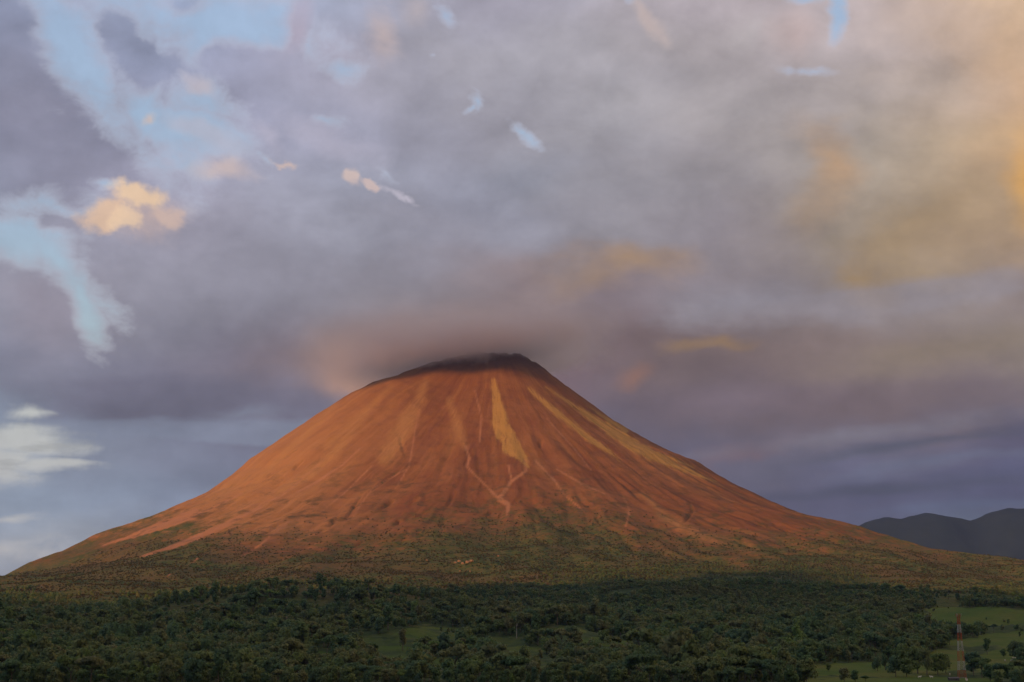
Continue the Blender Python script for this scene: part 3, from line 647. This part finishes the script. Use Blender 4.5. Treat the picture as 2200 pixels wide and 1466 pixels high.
tz = sample(Z, tx, ty); fz = sample(deep, tx, ty); px, py = project(tx, ty, tz)
tsc = rs.uniform(.6, 1.15, len(tx)) * (1 + .35 * fbm(tx / 90, ty / 90, 2, 88))
tsc = np.where(rs.rand(len(tx)) < .10, tsc * 1.45, tsc) * np.interp(ty, [868, 1100, 1500, 1900, 2400, 3300, 4000], [.80, .95, 1.05, .85, .60, .45, .32])
keep = fz > rs.rand(len(tx)) * .95 + .02
cl_ = fbm(tx / 120, ty / 120, 3, 77)
keep &= (cl_ > -.34 + .25 * (rs.rand(len(tx)) - .5))
hpx = 16 * tsc / ty * F
def pix_in(lst, qx, qy, grow=1.0):
    m = np.zeros(len(qx), bool)
    for e in lst: m |= (((qx - e[0]) / (e[2] * grow)) ** 2 + ((qy - e[1]) / (e[3] * grow)) ** 2) < 1
    return m
for f_ in (0, .35, .7): keep &= ~pix_in(MEADOW, px, py - hpx * f_, 1.0 - .15 * f_)
mdw = in_meadow(tx, ty); keep |= mdw & (rs.rand(len(tx)) < np.where(px < 1700, .05, .012)); tsc = np.where(mdw, tsc * .5, tsc)
OPEN = [(2040,1452,75,14),(2150,1424,60,22),(1990,1462,120,10),(1880,1442,110,10)]   # round the mast, hut and cattle
keep &= ~pix_in(OPEN, px, py)
tx, ty, tz, px, py, tsc = [a[keep] for a in (tx, ty, tz, px, py, tsc)]
kid = rs.randint(0, 8, len(tx)); trot = rs.uniform(0, 6.28, len(tx))
# nearest 270 inside the frame are trees of their own
inside = (px > -25) & (px < 2225) & (py - tsc * 16 / ty * F < 1462)
order = np.argsort(ty + np.where(inside, 0, 1e6)); solo = order[:250]
mask = np.ones(len(tx), bool); mask[solo] = False
# the shading terrain under the bottom edge is of no use: drop the trees nearer than the nearest seen
scatter('forest', np.stack([tx, ty, tz - .3], -1)[mask], trot[mask], tsc[mask], kid[mask], pc, leaf, 'dense dark green forest covering the foothills below the volcano', 'forest')
# scrub and bushes climbing the lower cone
bx, by, rs2 = jgrid(2600, 5000, 9.0, seed=9)
bz = sample(Z, bx, by); vg = sample(veg, bx, by); dp = sample(deep, bx, by)
kb = (vg * vg > rs2.rand(len(bx))) & (dp < .7) & (sample(mead, bx, by) < .3) & (by < 4900)
kb &= (fbm(bx / 70, by / 70, 3, 99) + .5 * rs2.rand(len(bx)) > .05)
bx, by, bz = bx[kb], by[kb], bz[kb]
scatter('scrub', np.stack([bx, by, bz - .4], -1), rs2.uniform(0, 6.28, len(bx)), rs2.uniform(.3, .9, len(bx)) ** 1.2, rs2.randint(0, 4, len(bx)), sc_, bush_m, 'olive and brown scrub covering the lower slopes of the volcano', 'scrub')

KN = {'round': 'round-crowned', 'flat': 'broad flat-crowned', 'tall': 'tall narrow'}
def tree(kidx, x, y, z, rot, sc, label, group):
    kind, cmsh, tmsh, H = PROTO[kidx]
    t = bpy.data.objects.new('tree', None); t.empty_display_size = 2; link(t); t.location = (x, y, z - .2); t.rotation_euler = (0, 0, rot); t.scale = (sc, sc, sc)
    link(bpy.data.objects.new('trunk', tmsh), t); link(bpy.data.objects.new('crown', cmsh), t)
    return tagk(t, label, 'tree', group)
def zone(px_):
    return 'along the lower left edge of the forest' if px_ < 730 else ('in the forest below the middle of the volcano' if px_ < 1460 else 'in the wood near the red and white mast')
for i in solo:
    k = int(kid[i]); zn = zone(px[i])
    tree(k, float(tx[i]), float(ty[i]), float(tz[i]), float(trot[i]), float(tsc[i]), '%s dark green tree %s' % (KN[PROTO[k][0]], zn), '%s trees %s' % (KN[PROTO[k][0]], zn))
# trees standing where the photograph shows single ones: pixel of the foot, kind, height in metres, label
def gz(x, y): return float(sample(Z, np.array([x]), np.array([y]))[0])
def foot(px_, py_, ymin=865):
    d = ray(px_, py_); ys = np.arange(ymin, 5000, 2.0); hz = sample(Z, d[0] * ys, ys); m = np.nonzero(CZ + d[2] * ys <= hz)[0]
    y = float(ys[m[0]]) if len(m) else 5000.0; x = float(d[0] * y); return x, y, gz(x, y)
SOLO = [
 (1780,1443,7,6,'small dark round bush-like tree alone on the bright pasture left of the cattle'),
 (1815,1466,4,10,'dark round tree at the bottom edge on the pasture left of the cattle'),
 (1838,1466,0,9,'lower dark tree touching the bottom edge beside its taller neighbour'),
 (1885,1442,1,11,'brownish tree at the left end of the clump behind the cattle pasture'),
 (1902,1441,6,12,'slim pale green tree second from the left in the clump behind the cattle pasture'),
 (1925,1455,4,16,'broad dark tree directly left of the two white cattle'),
 (1948,1455,0,15,'tree with a lighter top directly above the left one of the two white cattle'),
 (1972,1448,4,21,'tallest dark tree of the clump behind the two white cattle'),
 (1992,1452,3,19,'tall brownish tree above the right one of the two white cattle'),
 (2015,1450,0,18,'broad dark tree between the cattle and the mast'),
 (2032,1447,1,14,'round tree just left of the mast'),
 (2092,1452,4,18,'dark tree immediately right of the mast'),
 (2110,1458,5,14,'spreading tree second to the right of the mast'),
 (2128,1464,0,13,'dark tree at the bottom edge right of the mast'),
 (2150,1466,2,13,'flat dark tree at the bottom edge below the right pasture'),
 (2172,1466,4,13,'dark tree at the bottom edge under the shed'),
 (2121,1407,3,16,'tall dark tree at the upper left corner of the right pasture'),
 (2157,1414,7,9,'small round dark tree alone on the right pasture beside a white cow'),
 (2186,1424,4,20,'large dark tree at the right edge behind the shed'),
 (2200,1440,0,20,'dark tree cut by the right edge of the photo below the shed'),
 (2196,1462,2,15,'tree in the lower right corner of the photo'),
 (1228,1392,4,22,'big dark tree standing alone between the grassy knolls'),
 (1240,1393,0,19,'reddish brown tree beside the big dark tree between the grassy knolls'),
 (865,1398,3,20,'narrow dark tree standing on the front grassy knoll'),
 (1045,1418,4,22,'dark tree growing on the ridge of the second grassy knoll'),
 (1062,1352,3,16,'tall tree on the skyline of the forest behind the second grassy knoll')]
for (a, b, k, hm, lab) in SOLO:
    x, y, z = foot(a, b)
    tree(k, x, y, z, random.uniform(0, 6), hm / PROTO[k][3], lab, 'single trees on the pasture and knolls')
# pale bare trees
def dead_tree(px_, py_, H, label, th=.45):
    x, y, z = foot(px_, py_); rnd = random.Random(int(px_)); vs = []; fs = []
    p = Vector((0, 0, -1)); q = Vector((rnd.uniform(-.4, .4), 0, H * .5)); e = q + Vector((rnd.uniform(-.5, .5), 0, H * .5))
    tube(vs, fs, p, q, th, th * .7); tube(vs, fs, q, e, th * .7, th * .3)
    for k in range(5):
        s = p.lerp(e, rnd.uniform(.6, .95)); a = rnd.uniform(0, 6.28)
        tube(vs, fs, s, s + Vector((math.cos(a) * H * .12, math.sin(a) * H * .12, H * rnd.uniform(.05, .14))), th * .3, th * .1, 4)
    o = mesh_obj('dead_tree', vs, fs, pbark); o.location = (x, y, z); return tagk(o, label, 'dead tree', 'pale bare trees in the forest')
for a in [(823,1342,19,'tall white bare trunk standing out at the upper edge of the dark forest',.75),(530,1402,13,'pale bare trunk left of centre of the dark forest on the lower left',.4),
          (496,1418,14,'pale bare trunk low in the left forest beside a similar one',.4),(508,1414,14,'pale bare trunk just right of its twin low in the left forest',.4),
          (616,1356,17,'thin pale trunk near the crest of the wooded hill at left',.4),(1378,1445,11,'short pale trunk at the bottom of the forest in the middle right',.5),(1448,1442,12,'short pale trunk right of the similar one in the middle right forest',.5),
          (388,1424,12,'thin pale trunk near the lower left corner of the forest',.4),(1110,1372,15,'thin pale trunk beside the second grassy knoll',.35)]: dead_tree(*a)

# ------------------------------------------------------------------ lattice mast
red_m, T, B = surf('mast_red', .6, .3); T.put(B.inputs['Base Color'], T.mix(T.noise(T.new('ShaderNodeTexCoord').outputs['Object'], 1.2, 4), (.42, .075, .035), (.55, .14, .06)))
wht_m, T, B = surf('mast_white', .6, .3); T.put(B.inputs['Base Color'], T.mix(T.noise(T.new('ShaderNodeTexCoord').outputs['Object'], 1.2, 4), (.42, .41, .38), (.60, .58, .54)))
grey_m, T, B = surf('mast_grey', .6, .3); T.put(B.inputs['Base Color'], T.mix(T.noise(T.new('ShaderNodeTexCoord').outputs['Object'], 2, 4), (.2, .2, .2), (.3, .3, .29)))
mx, my, mz = foot(2067, 1456.5)
sc_m = my / F                       # metres per photo pixel at the mast
mast = bpy.data.objects.new('lattice_mast', None); link(mast); mast.location = (mx, my, mz)
tagk(mast, 'tall lattice radio mast painted in red and white bands', 'mast')
MH = 128 * sc_m
def halfw(z): return np.interp(z / MH, [0, .9, 1], [7.0 * sc_m, 2.3 * sc_m, 2.2 * sc_m])
bands = [(0, .118, red_m), (.118, .265, wht_m), (.265, .425, red_m), (.425, .59, wht_m), (.59, .72, red_m), (.72, .855, wht_m), (.855, 1.0, red_m)]
for (a, b, m) in bands:
    vs = []; fs = []; z0, z1 = a * MH + .03, b * MH - .03; n = max(2, int(round((z1 - z0) / (halfw(z0) * 1.9))))
    zs = np.linspace(z0, z1, n + 1)
    cor = lambda z: [Vector((sx_ * halfw(z), sy_ * halfw(z), z)) for sx_, sy_ in ((-1, -1), (1, -1), (1, 1), (-1, 1))]
    for k in range(n):
        A, Bq = cor(zs[k]), cor(zs[k + 1])
        for i in range(4):
            tube(vs, fs, A[i], Bq[i], .12, .12, 5); j = (i + 1) % 4
            tube(vs, fs, A[i], Bq[j], .06, .06, 4); tube(vs, fs, A[j], Bq[i], .06, .06, 4); tube(vs, fs, Bq[i], Bq[j], .075, .075, 4)
    o = mesh_obj('mast_section', vs, fs, m, mast); o['label'] = ('white' if m is wht_m else 'red') + ' painted lattice section'
vs, fs = [], []; hw = 4.6 * sc_m
for s in (-1, 1):
    for t in (-1, 1): tube(vs, fs, (s * hw, t * hw, MH), (s * hw, t * hw, MH + 1.1), .07, .07, 4)
c4 = [(-hw, -hw), (hw, -hw), (hw, hw), (-hw, hw)]
for i in range(4):
    a, b = c4[i], c4[(i + 1) % 4]
    for zz in (MH, MH + .55, MH + 1.1): tube(vs, fs, (a[0], a[1], zz), (b[0], b[1], zz), .07, .07, 4)
    tube(vs, fs, (a[0], a[1], MH), (a[0] * .4, a[1] * .4, MH - 2.2), .09, .09, 4)
v2, f2 = box(0, 0, MH - .1, hw, hw, .08); n0 = len(vs); vs += [Vector(v) for v in v2]; fs += [tuple(i + n0 for i in f) for f in f2]
mesh_obj('platform', vs, fs, red_m, mast)
for (a, b) in [(-hw, -hw), (hw, -hw), (0, hw)]:
    vs, fs = [], []; tube(vs, fs, (a, b, MH - .6), (a, b, MH + 1.4), .10, .10, 6); mesh_obj('antenna', vs, fs, wht_m, mast)
v2, f2 = box(0, 0, -.4, 9 * sc_m, 9 * sc_m, .45); mesh_obj('footing', v2, f2, grey_m, mast)

# hut with dark roof, dish, shed
wall_m, T, B = surf('hut_wall', .9, .1); T.put(B.inputs['Base Color'], T.mix(T.noise(T.new('ShaderNodeTexCoord').outputs['Object'], 1.5, 5), (.10, .10, .095), (.16, .155, .14)))
roof_m, T, B = surf('roof_sheet', .6, .3); T.put(B.inputs['Base Color'], T.mix(T.noise(T.new('ShaderNodeTexCoord').outputs['Object'], 1.5, 5), (.045, .047, .06), (.08, .082, .10)))
prf_m, T, B = surf('pale_sheet', .6, .3); T.put(B.inputs['Base Color'], T.mix(T.noise(T.new('ShaderNodeTexCoord').outputs['Object'], 1.5, 5), (.22, .22, .17), (.32, .31, .25)))
def hut(px_, py_, w, d, h, label, wm_, rm_, name='hut', openf=False):
    x, y, z = foot(px_, py_); t = bpy.data.objects.new(name, None); link(t); t.location = (x, y, z); tagk(t, label, name)
    if openf:
        for a in (-1, 1):
            for b in (-1, 1): v, f = box(a * (w / 2 - .15), b * (d / 2 - .15), h / 2 - .2, .12, .12, h / 2 + .2); mesh_obj('post', v, f, wm_, t)
    else:
        v, f = box(0, 0, h / 2 - .2, w / 2, d / 2, h / 2 + .2); mesh_obj('wall', v, f, wm_, t)
        v, f = box(w * .2, -d / 2 - .02, h * .42, .45, .03, h * .4); mesh_obj('door', v, f, roof_m, t)
    W2, D2 = w / 2 + .4, d / 2 + .4; e = h + .02
    vs = [(-W2, -D2, e), (W2, -D2, e), (W2, D2, e), (-W2, D2, e), (-W2, 0, e + d * .22), (W2, 0, e + d * .22)]
    mesh_obj('roof', vs, [(0, 1, 5, 4), (2, 3, 4, 5), (0, 4, 3), (1, 2, 5), (3, 2, 1, 0)], rm_, t); return t
hut(2049, 1463, 6.4, 3.6, 1.5, 'low hut with a dark grey roof left of the mast foot', wall_m, roof_m)
hut(2179, 1422, 3.2, 3.0, 3.0, 'small open shed with a pale roof at the right edge of the pasture', wall_m, prf_m, 'shed', True)
# dish
x, y, z = foot(2076, 1466); dish = bpy.data.objects.new('satellite_dish', None); link(dish); dish.location = (x, y, z); tagk(dish, 'white round dish antenna on a short post below the mast', 'dish')
vs, fs = [], []; tube(vs, fs, (0, 0, -.3), (0, 0, 1.3), .1, .09, 8); mesh_obj('post', vs, fs, grey_m, dish)
bm = bmesh.new(); R0 = 1.05; rings = []
for i in range(7):
    rr = R0 * i / 6; rings.append([bm.verts.new((rr * math.cos(t) * .9, -.35 * (rr / R0) ** 2, rr * math.sin(t))) for t in np.linspace(0, 2 * math.pi, 24, endpoint=False)] if i else [bm.verts.new((0, 0, 0))])
for i in range(6):
    for k in range(24):
        if i == 0: bm.faces.new((rings[0][0], rings[1][k], rings[1][(k + 1) % 24]))
        else: bm.faces.new((rings[i][k], rings[i + 1][k], rings[i + 1][(k + 1) % 24], rings[i][(k + 1) % 24]))
me = bpy.data.meshes.new('reflector'); bm.to_mesh(me); bm.free(); me.materials.append(wht_m)
o = link(bpy.data.objects.new('reflector', me), dish); o.location = (0, 0, 1.7); o.rotation_euler = (math.radians(-25), math.radians(15), math.radians(20))
sm = o.modifiers.new('thickness', 'SOLIDIFY'); sm.thickness = .05
vs, fs = [], []; tube(vs, fs, (0, -.1, 1.5), (.2, -1.0, 1.9), .05, .05, 6); tube(vs, fs, (.2, -1.0, 1.8), (.2, -1.05, 2.05), .1, .1, 6); mesh_obj('feed_arm', vs, fs, grey_m, dish)

# ------------------------------------------------------------------ white cattle
hide, T, B = surf('white_hide', .85, .1); T.put(B.inputs['Base Color'], T.mix(T.noise(T.new('ShaderNodeTexCoord').outputs['Object'], 2.5, 4), (.62, .60, .54), (.80, .79, .74)))
def cow_mesh(graze):
    V = []; E_ = []; Rr = []
    def add(p, r, par=None):
        V.append(p); Rr.append(r); 
        if par is not None: E_.append((par, len(V) - 1))
        return len(V) - 1
    hip = add((.75, 0, 1.12), (.30, .36)); mid = add((.1, 0, 1.02), (.34, .42), hip); ch = add((-.55, 0, 1.08), (.30, .40), mid)
    n1_ = add((-.95, 0, 1.22 if not graze else 1.0), (.20, .24), ch)
    if graze: hd = add((-1.25, 0, .55), (.15, .16), n1_); mz_ = add((-1.42, 0, .2), (.09, .09), hd)
    else: hd = add((-1.25, 0, 1.42), (.15, .16), n1_); mz_ = add((-1.62, 0, 1.25), (.09, .09), hd)
    for s in (-1, 1):
        e1 = add((V[hd][0] + .02, s * .24, V[hd][2] + .06), (.05, .035), hd)
        h1 = add((V[hd][0] + .05, s * .14, V[hd][2] + .22), (.025, .025), hd)
        k = add((.88, s * .2, .78), (.15, .17), hip); k2 = add((1.0, s * .2, .48), (.07, .08), k); k3 = add((.90, s * .2, .12), (.05, .05), k2); add((.86, s * .2, .02), (.065, .065), k3)
        f = add((-.55, s * .18, .68), (.11, .12), ch); f2_ = add((-.56, s * .18, .38), (.06, .065), f); f3 = add((-.56, s * .18, .1), (.045, .05), f2_); add((-.60, s * .18, .02), (.06, .06), f3)
    t1 = add((1.08, 0, 1.2), (.06, .06), hip); t2 = add((1.18, 0, .75), (.03, .03), t1); add((1.17, 0, .5), (.05, .05), t2)
    me = bpy.data.meshes.new('cow'); me.from_pydata(V, E_, []); ob = bpy.data.objects.new('cow', me); COL.objects.link(ob)
    sk = ob.modifiers.new('skin', 'SKIN'); sk.use_smooth_shade = True
    for i, r in enumerate(Rr): me.skin_vertices[0].data[i].radius = r
    me.skin_vertices[0].data[hip].use_root = True
    ss = ob.modifiers.new('sub', 'SUBSURF'); ss.levels = 1; ss.render_levels = 1
    bpy.context.view_layer.update(); dg = bpy.context.evaluated_depsgraph_get()
    out = bpy.data.meshes.new_from_object(ob.evaluated_get(dg)); bpy.data.objects.remove(ob); out.materials.clear(); out.materials.append(hide); out.name = 'cow'; return out
cg, cs = cow_mesh(True), cow_mesh(False)
for (a, b, me, rot, sc, lab) in [(1976,1457.5,cs,180,1.0,'white cow standing side-on, left one of the pair on the bright pasture'),(2001,1457.5,cs,4,1.05,'white cow standing side-on, right one of the pair on the bright pasture'),
      (2041,1451,cg,70,1.0,'white cow seen end-on just left of the mast foot'),(2159.5,1421,cg,60,1.15,'white cow below the small round tree on the right pasture'),(2174,1422,cs,185,1.15,'white cow beside the open shed on the right pasture')]:
    x, y, z = foot(a, b); o = link(bpy.data.objects.new('cow', me)); o.location = (x, y, z); o.rotation_euler = (0, 0, math.radians(rot)); o.scale = (sc,) * 3
    tagk(o, lab, 'cow', 'white cattle on the pasture')

# ------------------------------------------------------------------ boulders on the lower cone
bld, T, B = surf('boulder', .95, .1); T.put(B.inputs['Base Color'], T.mix(T.noise(T.new('ShaderNodeTexCoord').outputs['Object'], .4, 5), (.22, .14, .10), (.33, .22, .15)))
for i, (a, b, r, lab) in enumerate([(978,1210,3.5,'left small boulder of the pale rock cluster below the middle of the cone'),(986,1207,4.5,'second boulder from the left in the pale rock cluster'),(994,1212,4,'third boulder of the pale rock cluster'),(1004,1209,5,'large boulder near the right end of the pale rock cluster'),(1013,1207,5,'rightmost boulder of the pale rock cluster'),
      (917,1205,3,'lone pale boulder left of the rock cluster'),(940,1228,2.5,'small pale boulder below and left of the rock cluster'),(988,1228,2.5,'small pale boulder below the rock cluster'),(1010,1229,2.5,'small pale boulder below the right end of the rock cluster'),(1070,1196,4,'pale boulder above and right of the rock cluster'),(1245,1264,3,'reddish boulder at the upper edge of the shaded forest')]):
    x, y, z = foot(a, b); rnd = random.Random(i); bm = bmesh.new(); bmesh.ops.create_icosphere(bm, subdivisions=2, radius=r)
    for v in bm.verts: v.co *= rnd.uniform(.75, 1.2); v.co.z *= .8
    me = bpy.data.meshes.new('boulder'); bm.to_mesh(me); bm.free(); me.materials.append(bld)
    o = link(bpy.data.objects.new('boulder', me)); o.location = (x, y, z + r * .2); tagk(o, lab, 'boulder', 'pale boulders on the lower cone')

# ------------------------------------------------------------------ haze
HAZE = 1.5e-5
hm = bpy.data.materials.new('haze_air'); hm.use_nodes = True; T = NT(hm.node_tree)
v = T.new('ShaderNodeVolumePrincipled'); v.inputs['Color'].default_value = (.34, .50, .98, 1); v.inputs['Density'].default_value = HAZE; v.inputs['Anisotropy'].default_value = 0.1
o_ = T.new('ShaderNodeOutputMaterial'); T.l.new(v.outputs[0], o_.inputs['Volume'])
zmin = float(min(Z.min(), GZ.min())) - 1.0; zmax = max(float(Z.max()), float(GZ.max()), CZ) + 3
vs, fs = box(0, 15000, (zmin + zmax) / 2, 46500, 46500, (zmax - zmin) / 2)
hz_o = mesh_obj('haze', vs, fs, hm); tagk(hz_o, 'thin blue evening haze over the whole valley', 'haze', kind='stuff')
print('ridge', rid[0], rid[-1], 'zmax', zmax, 'trees', mask.sum(), 'scrub', len(bx), 'mast', mx, my, mz, 'Z', Z.shape)
